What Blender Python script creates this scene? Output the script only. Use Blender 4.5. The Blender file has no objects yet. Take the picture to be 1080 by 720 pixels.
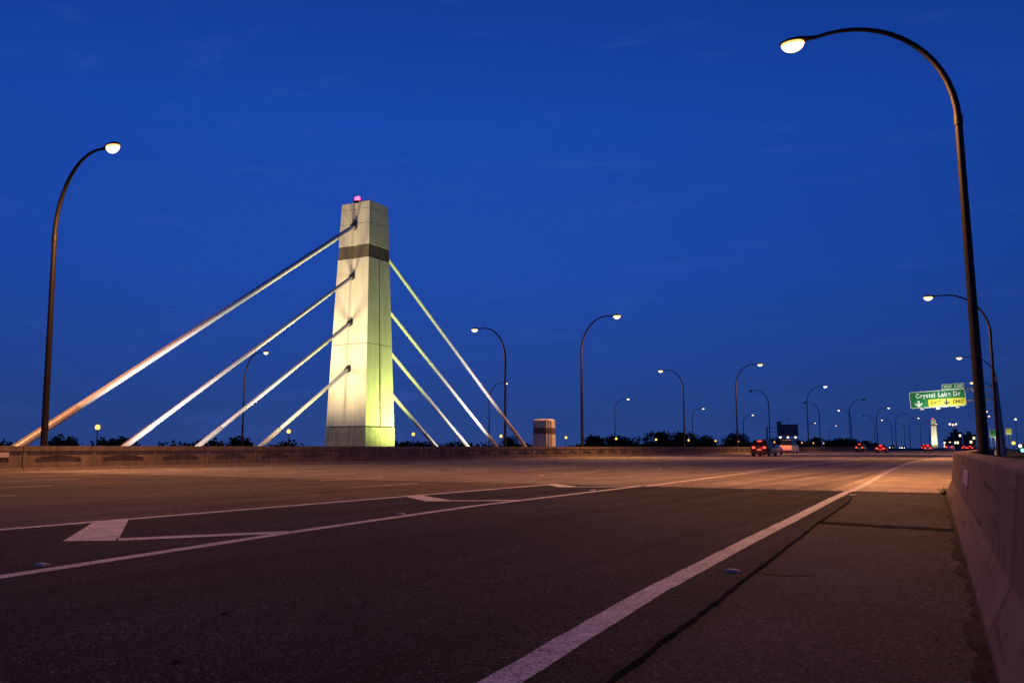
import bpy, bmesh, math, random
from mathutils import Vector, Matrix
R = math.radians
random.seed(7)
sc = bpy.context.scene
COL = sc.collection

# ------------------------------------------------------------------ helpers
class MB:
    """collects shapes, links them as one mesh object"""
    def __init__(self):
        self.v = []; self.f = []
    def add(self, vs, fs):
        o = len(self.v)
        self.v += [tuple(p) for p in vs]
        self.f += [tuple(i + o for i in q) for q in fs]
        return self
    def box(self, x0, x1, y0, y1, z0, z1):
        vs = [(x0,y0,z0),(x1,y0,z0),(x1,y1,z0),(x0,y1,z0),(x0,y0,z1),(x1,y0,z1),(x1,y1,z1),(x0,y1,z1)]
        return self.add(vs, [(0,3,2,1),(4,5,6,7),(0,1,5,4),(1,2,6,5),(2,3,7,6),(3,0,4,7)])
    def tube(self, pts, radii, n=10, caps=True):
        pts = [Vector(p) for p in pts]
        vs = []; fs = []
        t0 = (pts[1] - pts[0]).normalized()
        ref = Vector((0,0,1)) if abs(t0.z) < .9 else Vector((0,1,0))
        u = t0.cross(ref).normalized()
        for i, p in enumerate(pts):
            a = pts[max(i-1,0)]; b = pts[min(i+1,len(pts)-1)]
            t = (b - a).normalized()
            u = (u - t * u.dot(t)).normalized()
            w = t.cross(u)
            r = radii[i] if isinstance(radii, (list, tuple)) else radii
            for k in range(n):
                q = 2*math.pi*k/n
                vs.append(p + u*math.cos(q)*r + w*math.sin(q)*r)
        m = len(pts)
        for i in range(m-1):
            for k in range(n):
                k2 = (k+1) % n
                fs.append((i*n+k, i*n+k2, (i+1)*n+k2, (i+1)*n+k))
        if caps:
            fs.append(tuple(range(n-1,-1,-1))); fs.append(tuple((m-1)*n+k for k in range(n)))
        return self.add(vs, fs)
    def loft(self, rings, caps=True):
        n = len(rings[0]); vs = [p for r in rings for p in r]; fs = []
        for i in range(len(rings)-1):
            for k in range(n):
                k2 = (k+1) % n
                fs.append((i*n+k, i*n+k2, (i+1)*n+k2, (i+1)*n+k))
        if caps:
            fs.append(tuple(range(n-1,-1,-1))); fs.append(tuple((len(rings)-1)*n+k for k in range(n)))
        return self.add(vs, fs)
    def ell(self, c, r, nu=14, nv=8, zmin=-1, zmax=1):
        """ellipsoid (or a band of one), axis z"""
        rings = []
        t0 = math.asin(max(-1,zmin)); t1 = math.asin(min(1,zmax))
        for j in range(nv+1):
            t = t0 + (t1-t0)*j/nv
            cr = max(math.cos(t), .02)
            rings.append([(c[0]+r[0]*cr*math.cos(2*math.pi*k/nu), c[1]+r[1]*cr*math.sin(2*math.pi*k/nu), c[2]+r[2]*math.sin(t)) for k in range(nu)])
        return self.loft(rings)
    def strip(self, a, b, z):
        """flat strip between two point lists"""
        n = len(a); vs = [(p[0],p[1],z) for p in a] + [(p[0],p[1],z) for p in b]
        return self.add(vs, [(i, n+i, n+i+1, i+1) for i in range(n-1)])
    def build(self, name, mat, parent=None, smooth=False, bevel=0, recalc=True):
        me = bpy.data.meshes.new(name)
        me.from_pydata(self.v, [], self.f)
        if recalc:
            bm = bmesh.new(); bm.from_mesh(me)
            bmesh.ops.recalc_face_normals(bm, faces=bm.faces)
            bm.to_mesh(me); bm.free()
        me.materials.append(mat)
        if smooth:
            for p in me.polygons: p.use_smooth = True
            try: me.set_sharp_from_angle(angle=R(40))
            except Exception: pass
        o = bpy.data.objects.new(name, me); COL.objects.link(o)
        if parent: o.parent = parent
        if bevel:
            m = o.modifiers.new('bevel','BEVEL'); m.width = bevel; m.segments = 2; m.limit_method = 'ANGLE'
        return o

def tag(o, label=None, cat=None, group=None, kind=None):
    if label: o['label'] = label
    if cat: o['category'] = cat
    if group: o['group'] = group
    if kind: o['kind'] = kind
    return o
def thing(name, loc, label, cat, group=None, rz=0):
    o = bpy.data.objects.new(name, None); COL.objects.link(o)
    o.location = loc; o.rotation_euler = (0,0,rz)
    return tag(o, label, cat, group)
def copy_tree(o, parent=None):
    c = o.copy(); COL.objects.link(c)
    if parent: c.parent = parent
    for ch in list(o.children): copy_tree(ch, c)
    return c
def lamp(name, kind, loc, parent, energy, color, size=.1, spot=None, target=None, blend=.5):
    d = bpy.data.lights.new(name, kind); d.energy = energy; d.color = color
    if kind == 'AREA': d.size = size
    else: d.shadow_soft_size = size
    if kind == 'SPOT': d.spot_size = R(spot); d.spot_blend = blend
    o = bpy.data.objects.new(name, d); COL.objects.link(o)
    o.location = loc; o.parent = parent
    if target is not None:
        o.rotation_euler = (Vector(target) - Vector(loc)).to_track_quat('-Z','Y').to_euler()
    return o

# ------------------------------------------------------------------ materials
def new_mat(name):
    m = bpy.data.materials.new(name); m.use_nodes = True
    return m, m.node_tree, m.node_tree.nodes['Principled BSDF']
def N(nt, typ, **kw):
    n = nt.nodes.new(typ)
    for k, v in kw.items(): setattr(n, k, v)
    return n
def pos_nodes(nt, scale):
    g = N(nt,'ShaderNodeNewGeometry'); mp = N(nt,'ShaderNodeMapping')
    mp.inputs['Scale'].default_value = scale
    nt.links.new(g.outputs['Position'], mp.inputs['Vector'])
    return mp.outputs['Vector']
def noise(nt, vec, scale, detail=4, rough=.6):
    n = N(nt,'ShaderNodeTexNoise'); n.inputs['Scale'].default_value = scale
    n.inputs['Detail'].default_value = detail; n.inputs['Roughness'].default_value = rough
    nt.links.new(vec, n.inputs['Vector']); return n.outputs['Fac']
def ramp(nt, fac, stops):
    r = N(nt,'ShaderNodeValToRGB'); e = r.color_ramp.elements
    while len(e) < len(stops): e.new(.5)
    for el, (p, c) in zip(e, stops):
        el.position = p; el.color = (c if len(c) == 4 else (*c, 1)) if isinstance(c, tuple) else (c,c,c,1)
    nt.links.new(fac, r.inputs['Fac']); return r.outputs['Color']
def mul(nt, a, b, mode='MULTIPLY', fac=1.0):
    m = N(nt,'ShaderNodeMix', data_type='RGBA', blend_type=mode)
    if isinstance(fac, float): m.inputs['Factor'].default_value = fac
    else: nt.links.new(fac, m.inputs['Factor'])
    for s, i in ((a,6),(b,7)):
        if isinstance(s, tuple): m.inputs[i].default_value = (*s,1) if len(s)==3 else s
        else: nt.links.new(s, m.inputs[i])
    return m.outputs[2]
def bump(nt, b, h, strength, dist):
    n = N(nt,'ShaderNodeBump'); n.inputs['Strength'].default_value = strength; n.inputs['Distance'].default_value = dist
    nt.links.new(h, n.inputs['Height']); nt.links.new(n.outputs['Normal'], b.inputs['Normal'])

def mat_rough(name, base, var=.25, scale=2.0, rough=.7, metal=0, stretch=(1,1,1), fine=40, fine_amt=.15, bmp=.2, bd=.004):
    """a painted / cast surface with large mottling, fine grain and a bump"""
    m, nt, b = new_mat(name)
    v = pos_nodes(nt, stretch)
    big = ramp(nt, noise(nt, v, scale, 5, .65), [(.3, 1-var), (.7, 1+var*.6)])
    v2 = pos_nodes(nt, (1,1,1))
    fn = noise(nt, v2, fine, 3, .7)
    small = ramp(nt, fn, [(.3, 1-fine_amt), (.7, 1+fine_amt)])
    c = mul(nt, mul(nt, base, big), small)
    nt.links.new(c, b.inputs['Base Color'])
    b.inputs['Roughness'].default_value = rough; b.inputs['Metallic'].default_value = metal
    if rough > .75: b.inputs['Specular IOR Level'].default_value = .05
    if bmp: bump(nt, b, fn, bmp, bd)
    return m
def mat_plain(name, base, rough=.5, metal=0.0):
    return mat_rough(name, base, .12, 3, rough, metal, fine=25, fine_amt=.05, bmp=0)
def mat_emit(name, color, strength, base=(.8,.8,.8)):
    m, nt, b = new_mat(name)
    b.inputs['Base Color'].default_value = (*base,1)
    b.inputs['Emission Color'].default_value = (*color,1)
    b.inputs['Emission Strength'].default_value = strength
    m.cycles.emission_sampling = 'NONE'      # small lenses: the lamps beside them do the lighting
    return m

def mat_asphalt(name, lo, hi, fine, streak, spark=2.2, rough=.85, bmp=.6, spec=.12, clumpy=.5):
    m, nt, b = new_mat(name)
    v = pos_nodes(nt, (1,1,1))
    vor = N(nt,'ShaderNodeTexVoronoi'); vor.inputs['Scale'].default_value = fine
    nt.links.new(v, vor.inputs['Vector'])
    sep = N(nt,'ShaderNodeSeparateColor'); nt.links.new(vor.outputs['Color'], sep.inputs['Color'])
    mid = tuple(.6*a+.4*c for a,c in zip(lo,hi))
    agg = ramp(nt, sep.outputs[0], [(0, lo), (.55, mid), (.88, hi), (1, tuple(min(1,c*spark) for c in hi))])
    vor2 = N(nt,'ShaderNodeTexVoronoi'); vor2.inputs['Scale'].default_value = fine*.33
    nt.links.new(v, vor2.inputs['Vector'])
    sep2 = N(nt,'ShaderNodeSeparateColor'); nt.links.new(vor2.outputs['Color'], sep2.inputs['Color'])
    clump = ramp(nt, sep2.outputs[1], [(0,.55),(.8,1.15),(1,1.9)])
    agg = mul(nt, agg, clump, fac=clumpy)
    mott = ramp(nt, noise(nt, v, .55, 7, .7), [(.3, .62), (.7, 1.3)])
    vs = pos_nodes(nt, (2.2,.045,1))
    st = ramp(nt, noise(nt, vs, 1.0, 4, .6), [(.32, 1-streak), (.68, 1+streak*.7)])
    c = mul(nt, mul(nt, agg, mott), st)
    nt.links.new(c, b.inputs['Base Color'])
    b.inputs['Roughness'].default_value = rough
    b.inputs['Specular IOR Level'].default_value = spec
    bump(nt, b, vor.outputs['Distance'], bmp, .006)
    return m

M = {}
M['asphalt'] = mat_asphalt('fresh_asphalt', (.004,.004,.0037), (.060,.060,.054), 105, .5, spark=3.4, clumpy=.6)
M['asphalt_old'] = mat_asphalt('worn_asphalt', (.055,.043,.034), (.18,.142,.112), 70, .34, spark=1.8, clumpy=.6)
M['shoulder'] = mat_asphalt('grey_shoulder', (.029,.029,.027), (.118,.118,.108), 110, .16, spark=2.4, clumpy=.5)
M['deck'] = mat_asphalt('concrete_deck', (.135,.12,.105), (.26,.235,.21), 60, .5, rough=.75, bmp=.2, spec=.08)
M['deck_edge'] = mat_asphalt('concrete_shoulder', (.28,.245,.20), (.42,.37,.31), 60, .10, rough=.75, bmp=.2)
M['soil'] = mat_rough('dark_grass_ground', (.045,.05,.03), .4, .3, .95, fine=8, fine_amt=.4)
M['median_ground'] = mat_rough('median_gravel', (.14,.125,.11), .3, .6, .9, fine=30, fine_amt=.3)

def mat_paint():
    m, nt, b = new_mat('white_road_paint')
    v = pos_nodes(nt, (1,1,1))
    vor = N(nt,'ShaderNodeTexVoronoi'); vor.inputs['Scale'].default_value = 90; nt.links.new(v, vor.inputs['Vector'])
    sep = N(nt,'ShaderNodeSeparateColor'); nt.links.new(vor.outputs['Color'], sep.inputs['Color'])
    w = mul(nt, noise(nt, v, 3.0, 6, .75), sep.outputs[0], 'MIX', .38)
    c = ramp(nt, w, [(.27, (.07,.065,.06)), (.41, (.40,.38,.37)), (.52, (.68,.67,.66)), (.7, (.82,.81,.80))])
    nt.links.new(c, b.inputs['Base Color']); b.inputs['Roughness'].default_value = .65
    bump(nt, b, vor.outputs['Distance'], .4, .005)
    return m
M['paint'] = mat_paint()

def mat_concrete(name, base, stain=.35, scale=1.2, vertical=True):
    m, nt, b = new_mat(name)
    v = pos_nodes(nt, (1,1,1))
    big = ramp(nt, noise(nt, v, scale, 6, .65), [(.3, 1-stain*.6), (.7, 1.12)])
    vs = pos_nodes(nt, (2.5,2.5,.22) if vertical else (1,1,1))
    st = ramp(nt, noise(nt, vs, 1.2, 5, .6), [(.30, 1-stain), (.62, 1.06)])
    fn = noise(nt, v, 55, 4, .7)
    sm = ramp(nt, fn, [(.3,.86),(.7,1.12)])
    c = mul(nt, mul(nt, mul(nt, base, big), st), sm)
    nt.links.new(c, b.inputs['Base Color']); b.inputs['Roughness'].default_value = .85; b.inputs['Specular IOR Level'].default_value = .12
    bump(nt, b, fn, .25, .004)
    return m
def add_scuffs(m):
    nt = m.node_tree; b = nt.nodes['Principled BSDF']; src = b.inputs['Base Color'].links[0].from_socket
    f = ramp(nt, noise(nt, pos_nodes(nt, (1.0,.30,7.0)), 1.7, 6, .7), [(.57,0.0),(.66,.75)])
    c = mul(nt, src, (.055,.042,.035), 'MIX', f)
    f2 = ramp(nt, noise(nt, pos_nodes(nt, (1,1,1)), 6.5, 5, .7), [(.60,0.0),(.72,.55)])
    nt.links.new(mul(nt, c, (.42,.33,.26), 'MIX', f2), b.inputs['Base Color'])
M['barrier'] = mat_concrete('barrier_concrete', (.245,.180,.138), .2)
add_scuffs(M['barrier'])
M['wall'] = mat_concrete('wall_concrete', (.27,.215,.17), .42)
M['wall_ledge'] = mat_concrete('wall_ledge_concrete', (.40,.34,.27), .2)
M['pylon'] = mat_concrete('pylon_concrete', (.56,.53,.48), .16, .5)
M['pylon_block'] = mat_concrete('pylon_block_concrete', (.34,.32,.27), .4, 2.5)
M['band'] = mat_rough('brown_band_stone', (.10,.082,.068), .2, 2, .7)
M['groove'] = mat_rough('dark_joint', (.03,.028,.025), .2, 5, .9)
M['cable'] = mat_rough('white_cable_sheath', (.80,.78,.77), .04, .6, .5, fine=12, fine_amt=.02, bmp=0)
M['sleeve'] = mat_rough('pale_steel_sleeve', (.55,.52,.50), .15, 2, .4, .2)
M['pole'] = mat_rough('bronze_painted_pole', (.012,.0095,.008), .25, 2, .5, .2)
M['galv'] = mat_rough('galvanised_steel', (.30,.30,.29), .2, 3, .5, .5)
M['lamp_on'] = mat_emit('lit_sodium_lens', (1,.66,.30), 4.2)
M['lamp_on_rim'] = mat_emit('lit_sodium_refractor', (1,.48,.10), 1.8)
M['lamp_white_rim'] = mat_emit('lit_pale_refractor', (1,.85,.65), 2.0)
M['lamp_white'] = mat_emit('lit_pale_lens', (1,.90,.75), 3.5)
M['lamp_off'] = mat_plain('unlit_lens', (.10,.10,.11), .2)
M['lamp_off_rim'] = mat_plain('unlit_refractor', (.12,.12,.13), .2)
M['tar'] = mat_plain('black_tar', (.004,.004,.004), .9)
M['grit'] = mat_rough('gutter_grit', (.075,.066,.056), .4, 4, .95, fine=60, fine_amt=.5)
M['globe_on'] = mat_emit('lit_globe', (1,.45,.06), 3)
M['beacon'] = mat_emit('red_beacon', (1,.04,.09), 9, (.4,.02,.02))
M['black'] = mat_plain('black_metal', (.012,.012,.014), .5, .2)
M['rubber'] = mat_plain('tyre_rubber', (.015,.015,.015), .9)
M['rim'] = mat_plain('wheel_rim', (.4,.4,.42), .35, .7)
M['glass'] = mat_plain('car_glass', (.012,.015,.02), .06)
M['tail'] = mat_emit('lit_tail_lamp', (1,.025,.012), 10, (.4,.01,.01))
M['head'] = mat_emit('lit_head_lamp', (1,.90,.72), 12)
M['plate'] = mat_plain('number_plate', (.6,.6,.58), .4)
M['pink'] = mat_rough('faded_plate', (.72,.46,.46), .12, 6, .4, bmp=0)
M['marker'] = mat_plain('pavement_marker', (.62,.56,.48), .75)
M['sign_green'] = mat_plain('sign_green', (.012,.20,.055), .45)
M['sign_yellow'] = mat_plain('sign_yellow', (.85,.72,.04), .45)
M['sign_white'] = mat_plain('sign_white', (.82,.84,.80), .45)
M['sign_black'] = mat_plain('sign_black', (.012,.012,.012), .5)
M['sign_back'] = mat_rough('aluminium_sign_back', (.22,.19,.18), .2, 2, .5, .3)
M['leaf'] = mat_rough('dark_foliage', (.05,.065,.03), .5, 1.2, .8, fine=6, fine_amt=.3, bmp=0)
M['bark'] = mat_rough('bark', (.06,.045,.035), .3, 3, .9)
M['weed'] = mat_rough('dry_weed', (.09,.085,.035), .3, 9, .9, bmp=0)
M['debris'] = mat_plain('fallen_leaf', (.22,.06,.03), .8)
M['office'] = mat_rough('office_wall', (.12,.105,.10), .2, .2, .8)
M['win_on'] = mat_emit('lit_window', (1,.80,.5), 2.2, (.1,.1,.1))
M['green_on'] = mat_emit('green_signal_lens', (.05,1,.55), 14, (.02,.2,.1))

# ------------------------------------------------------------------ world, sun, camera
w = bpy.data.worlds.new('World'); sc.world = w; w.use_nodes = True
nt = w.node_tree; nt.nodes.clear()
out = N(nt,'ShaderNodeOutputWorld'); bg = N(nt,'ShaderNodeBackground')
sky = N(nt,'ShaderNodeTexSky', sky_type='NISHITA')
sky.sun_disc = False; sky.sun_elevation = R(-4.0); sky.sun_rotation = R(150); sky.ozone_density = 6.0; sky.air_density = 1.0; sky.dust_density = .3
SKY_GAIN = 1.0
tc = N(nt,'ShaderNodeTexCoord')
sx = N(nt,'ShaderNodeSeparateXYZ'); nt.links.new(tc.outputs['Generated'], sx.inputs[0])
dusk = ramp(nt, sx.outputs['Z'], [(0,(.022,.054,.215)), (.05,(.017,.053,.235)), (.20,(.0115,.060,.355)), (.36,(.0085,.058,.375)), (.50,(.0055,.040,.27)), (.66,(.003,.02,.14)), (1,(.0012,.007,.06))])
mp = N(nt,'ShaderNodeMapping'); mp.inputs['Scale'].default_value = (3,9,26); mp.inputs['Rotation'].default_value = (.2,.5,.3)
nt.links.new(tc.outputs['Generated'], mp.inputs['Vector'])
wisp = ramp(nt, noise(nt, mp.outputs['Vector'], 1.6, 7, .62), [(.55, 0.0), (.84, .28)])
cl = mul(nt, dusk, (.045,.105,.41), 'MIX', wisp)
dv = N(nt,'ShaderNodeVectorMath', operation='DOT_PRODUCT'); nt.links.new(tc.outputs['Generated'], dv.inputs[0])
dv.inputs[1].default_value = (-.60,.76,.25)
cl = mul(nt, cl, ramp(nt, dv.outputs['Value'], [(.45,.55),(.80,.86),(1,1.08)]))
mixs = mul(nt, cl, sky.outputs['Color'], 'ADD', .10)
nt.links.new(mixs, bg.inputs['Color']); bg.inputs['Strength'].default_value = SKY_GAIN
nt.links.new(bg.outputs[0], out.inputs['Surface'])

w.cycles.sampling_method = 'NONE'      # a smooth dusk sky: its light is found by the bounces

cd = bpy.data.cameras.new('camera'); cam = bpy.data.objects.new('camera', cd); COL.objects.link(cam)
cam.location = (0,0,1.0); cam.rotation_euler = (R(90+7.06), 0, R(29.83))
cd.sensor_width = 36; cd.lens = 30.0; cd.clip_start = .05; cd.clip_end = 6000
sc.camera = cam
sc.view_settings.view_transform = 'Standard'; sc.view_settings.look = 'None'
sc.view_settings.exposure = 0; sc.view_settings.gamma = 1
sc.cycles.use_denoising = True; sc.cycles.use_adaptive_sampling = False
sc.cycles.max_bounces = 6; sc.cycles.sample_clamp_indirect = .3; sc.cycles.light_sampling_threshold = 0
try: sc.cycles.use_light_tree = True
except Exception: pass

# ------------------------------------------------------------------ terrain and road surfaces
g = MB()
ys = [-200,-60,0,40,100,200,400,800,1500,3500]
xs = [(-3500,-7),(-400,-7),(-118,-7),(-98,-.06),(-46,-.06),(3,-.06),(26,-6.5),(400,-7),(3500,-7)]
n = len(xs)
g.v = [(x, y, z) for y in ys for x, z in xs]
g.f = [(j*n+i, j*n+i+1, (j+1)*n+i+1, (j+1)*n+i) for j in range(len(ys)-1) for i in range(n-1)]
tag(g.build('ground', M['soil']), kind='structure')

def jitter_edge(pts, amp, step=.12, seed=1):
    rnd = random.Random(seed); out_ = []; drift = 0
    for (x0,y0),(x1,y1) in zip(pts[:-1], pts[1:]):
        L = math.hypot(x1-x0,y1-y0); k = max(1,int(L/step))
        for i in range(k):
            t = i/k; drift = drift*.86 + rnd.gauss(0,amp)
            out_.append((x0+(x1-x0)*t + drift + rnd.uniform(-amp,amp)*.5, y0+(y1-y0)*t + rnd.uniform(-.3,.3)*step))
    out_.append(pts[-1]); return out_

# worn asphalt under the through lanes, then the lighter bridge deck beyond its joint
m = MB(); m.add([(-36.3,-40,0),(-10.6,-40,0),(-10.6,20.9,0),(-36.3,20.9,0)], [(0,1,2,3)])
tag(m.build('through_lanes', M['asphalt_old']), kind='structure')
m = MB(); m.add([(-36.3,20.93,0),(-3.6,20.93,0),(-5.9,66,0),(-6.2,1500,0),(-36.3,1500,0)], [(0,1,2,3,4)])
tag(m.build('bridge_deck', M['deck']), kind='structure')
m = MB(); m.add([(-3.6,20.93,.001),(-1.05,20.93,.001),(-1.05,1500,.001),(-6.2,1500,.001),(-5.9,66,.001)], [(0,1,2,3,4)])
tag(m.build('deck_shoulder', M['deck_edge']), kind='structure')
# ramp overlay: a real layer with a ragged broken edge
edge = jitter_edge([(-.95,-6),(-1.12,0),(-1.52,3.54),(-2.22,12.31),(-2.52,16.6),(-2.75,18.6),(-3.15,20.6)], .0035, .05, 4)
far_edge = jitter_edge([(-10.62,20.88),(-3.15,20.86)], .0, .5)
nE = len(edge); top = .024
vs = [(x,y,top) for x,y in edge] + [(-10.62,y,top) for x,y in edge]
m = MB(); m.add(vs, [(i, i+1, nE+i+1, nE+i) for i in range(nE-1)])
m.add([(x,y,top) for x,y in edge] + [(x+.02,y,-.03) for x,y in edge], [(i, nE+i, nE+i+1, i+1) for i in range(nE-1)])
fe = jitter_edge([(-10.62,20.9),(-3.15,20.9)], .0, .12); rf = random.Random(2); wob = 0; ve = []
for x, _ in fe:
    wob = wob*.8 + rf.gauss(0,.035); ve.append((x, 20.84+wob))
nf = len(fe)
m.add([(x,20.6,top) for x,_ in ve] + [(x,yy,.005) for x,yy in ve], [(i, i+1, nf+i+1, nf+i) for i in range(nf-1)])
tag(m.build('ramp_road', M['asphalt'], recalc=False), kind='structure')
m = MB()
for y0, y1 in ((-6,12.02),(12.09,20.88)):
    m.add([(-4.2,y0,-.004),(.3,y0,-.004),(.3,y1,-.004),(-4.2,y1,-.004)], [(0,1,2,3)])
tag(m.build('road_shoulder', M['shoulder']), kind='structure')
m = MB(); m.add([(-46.2,-60,-.02),(-36.9,-60,-.02),(-36.9,1500,-.02),(-46.2,1500,-.02)], [(0,1,2,3)])
tag(m.build('median_strip', M['median_ground']), kind='structure')
m = MB(); m.add([(-86,-60,0),(-47,-60,0),(-47,1500,0),(-86,1500,0)], [(0,1,2,3)])
tag(m.build('opposite_road', M['deck']), kind='structure')

# tar-sealed joints and cracks across the shoulder and at the deck joint
m = MB()
def seal(pts, wd, z, seed):
    q = jitter_edge(pts, .010, .12, seed); rnd_ = random.Random(seed)
    a = []; b = []
    for x, y in q:
        h_ = wd*rnd_.uniform(.35,.65); a.append((x, y-h_)); b.append((x, y+h_))
    m.strip(a, b, z)
seal([(-2.30,12.25),(-1.5,12.0),(-.60,11.85)], .34, .002, 3)
seal([(-1.9,7.1),(-1.55,7.05),(-1.35,7.16)], .03, .002, 4)
seal([(-3.2,20.9),(-1.05,20.9)], .14, .006, 6)
seal([(-10.6,20.93),(-3.2,20.93)], .10, .007, 7)
tag(m.build('road_joint_seal', M['tar'], recalc=False), kind='structure')

# grit and dirt swept against the foot of the barrier
m = MB(); rg_ = random.Random(5); a = []; b = []; y = -2.0; wv = .1
BL0 = [(.19,-3),(-.06,3.9),(-.33,8.15),(-1.13,20.35)]
def bl0(y):
    for (xa,ya),(xb_,yb) in zip(BL0[:-1],BL0[1:]):
        if ya <= y <= yb: return xa+(xb_-xa)*(y-ya)/(yb-ya)
while y < 20.3:
    wv = max(.02, min(.10, wv + rg_.gauss(0,.018)))
    a.append((bl0(y)-wv, y)); b.append((bl0(y)+.02, y)); y += .09
m.strip(a, b, .001)
for _ in range(420):
    y = rg_.uniform(1.5,20); x = bl0(y) - abs(rg_.gauss(0,.12)) - .01; q = rg_.uniform(.003,.009)
    m.add([(x-q,y,.0),(x,y-q,.0),(x+q*.8,y,.0),(x,y+q,.0),(x,y,q*.9)], [(0,1,4),(1,2,4),(2,3,4),(3,0,4)])
tag(m.build('gutter_grit', M['grit'], recalc=False), kind='stuff')

# painted markings
def interp(pts, y):
    for (x0,y0),(x1,y1) in zip(pts[:-1],pts[1:]):
        if y0 <= y <= y1: return x0 + (x1-x0)*(y-y0)/(y1-y0)
    return pts[-1][0] if y > pts[-1][1] else pts[0][0]
mk = MB()
def line(pts, wd, z, step=.5, y0=None, y1=None, amp=.006, seed=0):
    rnd = random.Random(seed); a = []; b = []
    y0 = pts[0][1] if y0 is None else y0; y1 = pts[-1][1] if y1 is None else y1
    k = max(2, int((y1-y0)/step))
    for i in range(k+1):
        y = y0 + (y1-y0)*i/k; x = interp(pts, y)
        a.append((x-wd/2+rnd.uniform(-amp,amp), y)); b.append((x+wd/2+rnd.uniform(-amp,amp), y))
    mk.strip(a, b, z)
ZP = top + .004
R_EDGE = [(-1.37,-3),(-1.90,3.3),(-2.13,5.5),(-2.38,9),(-2.62,13),(-2.90,17.2),(-3.09,20.6)]
R_EDGE2 = [(-3.09,20.8),(-3.38,25.6),(-3.95,34),(-4.7,46),(-5.4,61),(-5.8,80),(-5.9,200),(-5.9,900)]
line(R_EDGE, .17, ZP, .25, seed=1)
line(R_EDGE2, .17, .006, .8, seed=2)
L_GORE = [(-6.05,-4),(-6.66,3.8),(-7.24,7.65),(-7.77,12.3),(-8.07,20.6)]
U_GORE = [(-10.15,-4),(-10.45,5.9),(-10.68,13.6),(-10.78,20.7)]
line(L_GORE, .17, ZP, .3, seed=3)
line([(-8.07,20.95),(-9.98,51.4),(-10.2,75)], .15, .006, .8, seed=5)
line([(-10.44,-4),(-10.47,20.58)], .19, ZP, .3, seed=4)
def quad(p): mk.add([(x,y,ZP+.002) for x,y in p], [(0,1,2,3)])
for (ya, xa, xr, yr) in ((5.55,-8.55,-7.28,7.45),(12.85,-9.15,-7.86,13.98),(19.0,-9.55,-8.12,20.25)):
    k = 1.75*(-8.55+10.33)/2.0 if ya < 6 else 1.0
    lw = .52
    # wide leg to the upper line, narrow leg to the ramp line
    yt = min(ya+k, 20.1)
    quad([(-10.36,yt),(-10.36,yt+lw),(xa+.42,ya+.32),(xa-.03,ya)])
    quad([(xa+.42,ya+.30),(xa+.20,ya+.46),(xr-.04,yr+.10),(xr+.10,yr-.18)])
for i, X in enumerate((-14.3,-18.0,-21.7,-25.4,-29.1)):
    y = -20 + i*3.1
    while y < 420:
        line([(X,y),(X,y+3.05)], .12, .005, .6, amp=.012, seed=int(y*7)+i)
        y += 12.2
line([(-34.2,-30),(-34.2,700)], .15, .005, 1.5, seed=9)
for i, X in enumerate((-55,-62,-69)):
    y = -20
    while y < 300:
        line([(X,y),(X,y+3)], .12, .005, 1, seed=i); y += 12.2
tag(mk.build('road_markings', M['paint']), kind='structure')

# raised pavement markers
proto = None
def place_marker(x, y, z, label):
    global proto
    if proto is None:
        a, b_, h = .06, .052, .02
        ring0 = [(-a,-b_,0),(a,-b_,0),(a,b_,0),(-a,b_,0)]
        ring1 = [(-a*.75,-b_*.45,h),(a*.75,-b_*.45,h),(a*.75,b_*.45,h),(-a*.75,b_*.45,h)]
        proto = MB().loft([ring0,ring1]).build('pavement_marker', M['marker'], bevel=.004); o = proto
    else:
        o = proto.copy(); COL.objects.link(o)
    o.location = (x,y,z)
    tag(o, label, 'road stud', 'raised pavement markers')
ORD = ['first','second','third','fourth','fifth','sixth','seventh','eighth','ninth','tenth','eleventh','twelfth','thirteenth','fourteenth','fifteenth','sixteenth']
for i, (x,y) in enumerate([(-6.98,4.35),(-7.72,10.2),(-8.2,18.0)]):
    place_marker(x, y, top+.004, f'small white pavement marker beside the left ramp line, {ORD[i]} from the camera')
place_marker(-1.92, 6.85, top+.004, 'near white pavement marker just right of the solid edge line')
place_marker(-2.78, 18.9, top+.004, 'white pavement marker at the edge line where the ragged asphalt ends')
for i, Y in enumerate([27,39,51,63,75,87]):
    place_marker(-14.3, Y, .004, f'pavement marker on the lane line nearest the ramp, {ORD[i]} beyond the deck joint')
for i, Y in enumerate([33,45,57,69,81,93]):
    place_marker(-21.7, Y, .004, f'pavement marker on the middle lane line, {ORD[i]} beyond the deck joint')

# ------------------------------------------------------------------ right hand barrier
prof = [(0,0),(-.002,.075),(.115,.33),(.175,.885),(.20,.905),(.40,.905),(.425,.885),(.46,0)]     # offset to the right of the base line, height
bt = thing('concrete_barrier', (0,0,0), 'sloped concrete roadside barrier along the right shoulder beside the camera', 'barrier')
cuts = [-3.0, .9, 4.95, 8.35, 13.9, 20.35, 27.0, 45.0, 70.0]
BL = [(.19,-3),(-.06,3.9),(-.33,8.15),(-1.13,20.35),(-1.10,90)]
seg = MB()
for c0, c1 in zip(cuts[:-1], cuts[1:]):
    rings = []
    k = 6
    for i in range(k+1):
        y = c0+.006 + (c1-c0-.012)*i/k; x = interp(BL, y)
        rings.append([(x+px_, y, pz) for px_, pz in prof])
    seg.loft(rings)
o = seg.build('barrier_wall', M['barrier'], bt, bevel=.012)
core = MB(); core.loft([[(interp(BL,y)+.03+px_*.9, y, pz*.985) for px_, pz in prof] for y in (-3,3.9,8.15,20.3,69)])
core.build('joint_filler', M['groove'], bt)
def face_pt(y_, z_, proud): return (interp(BL,y_) + .115 + (z_-.33)*.108 - proud, y_, z_)
pc = [(11.3,.54),(12.9,.54),(12.9,.71),(11.3,.71)]
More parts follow.
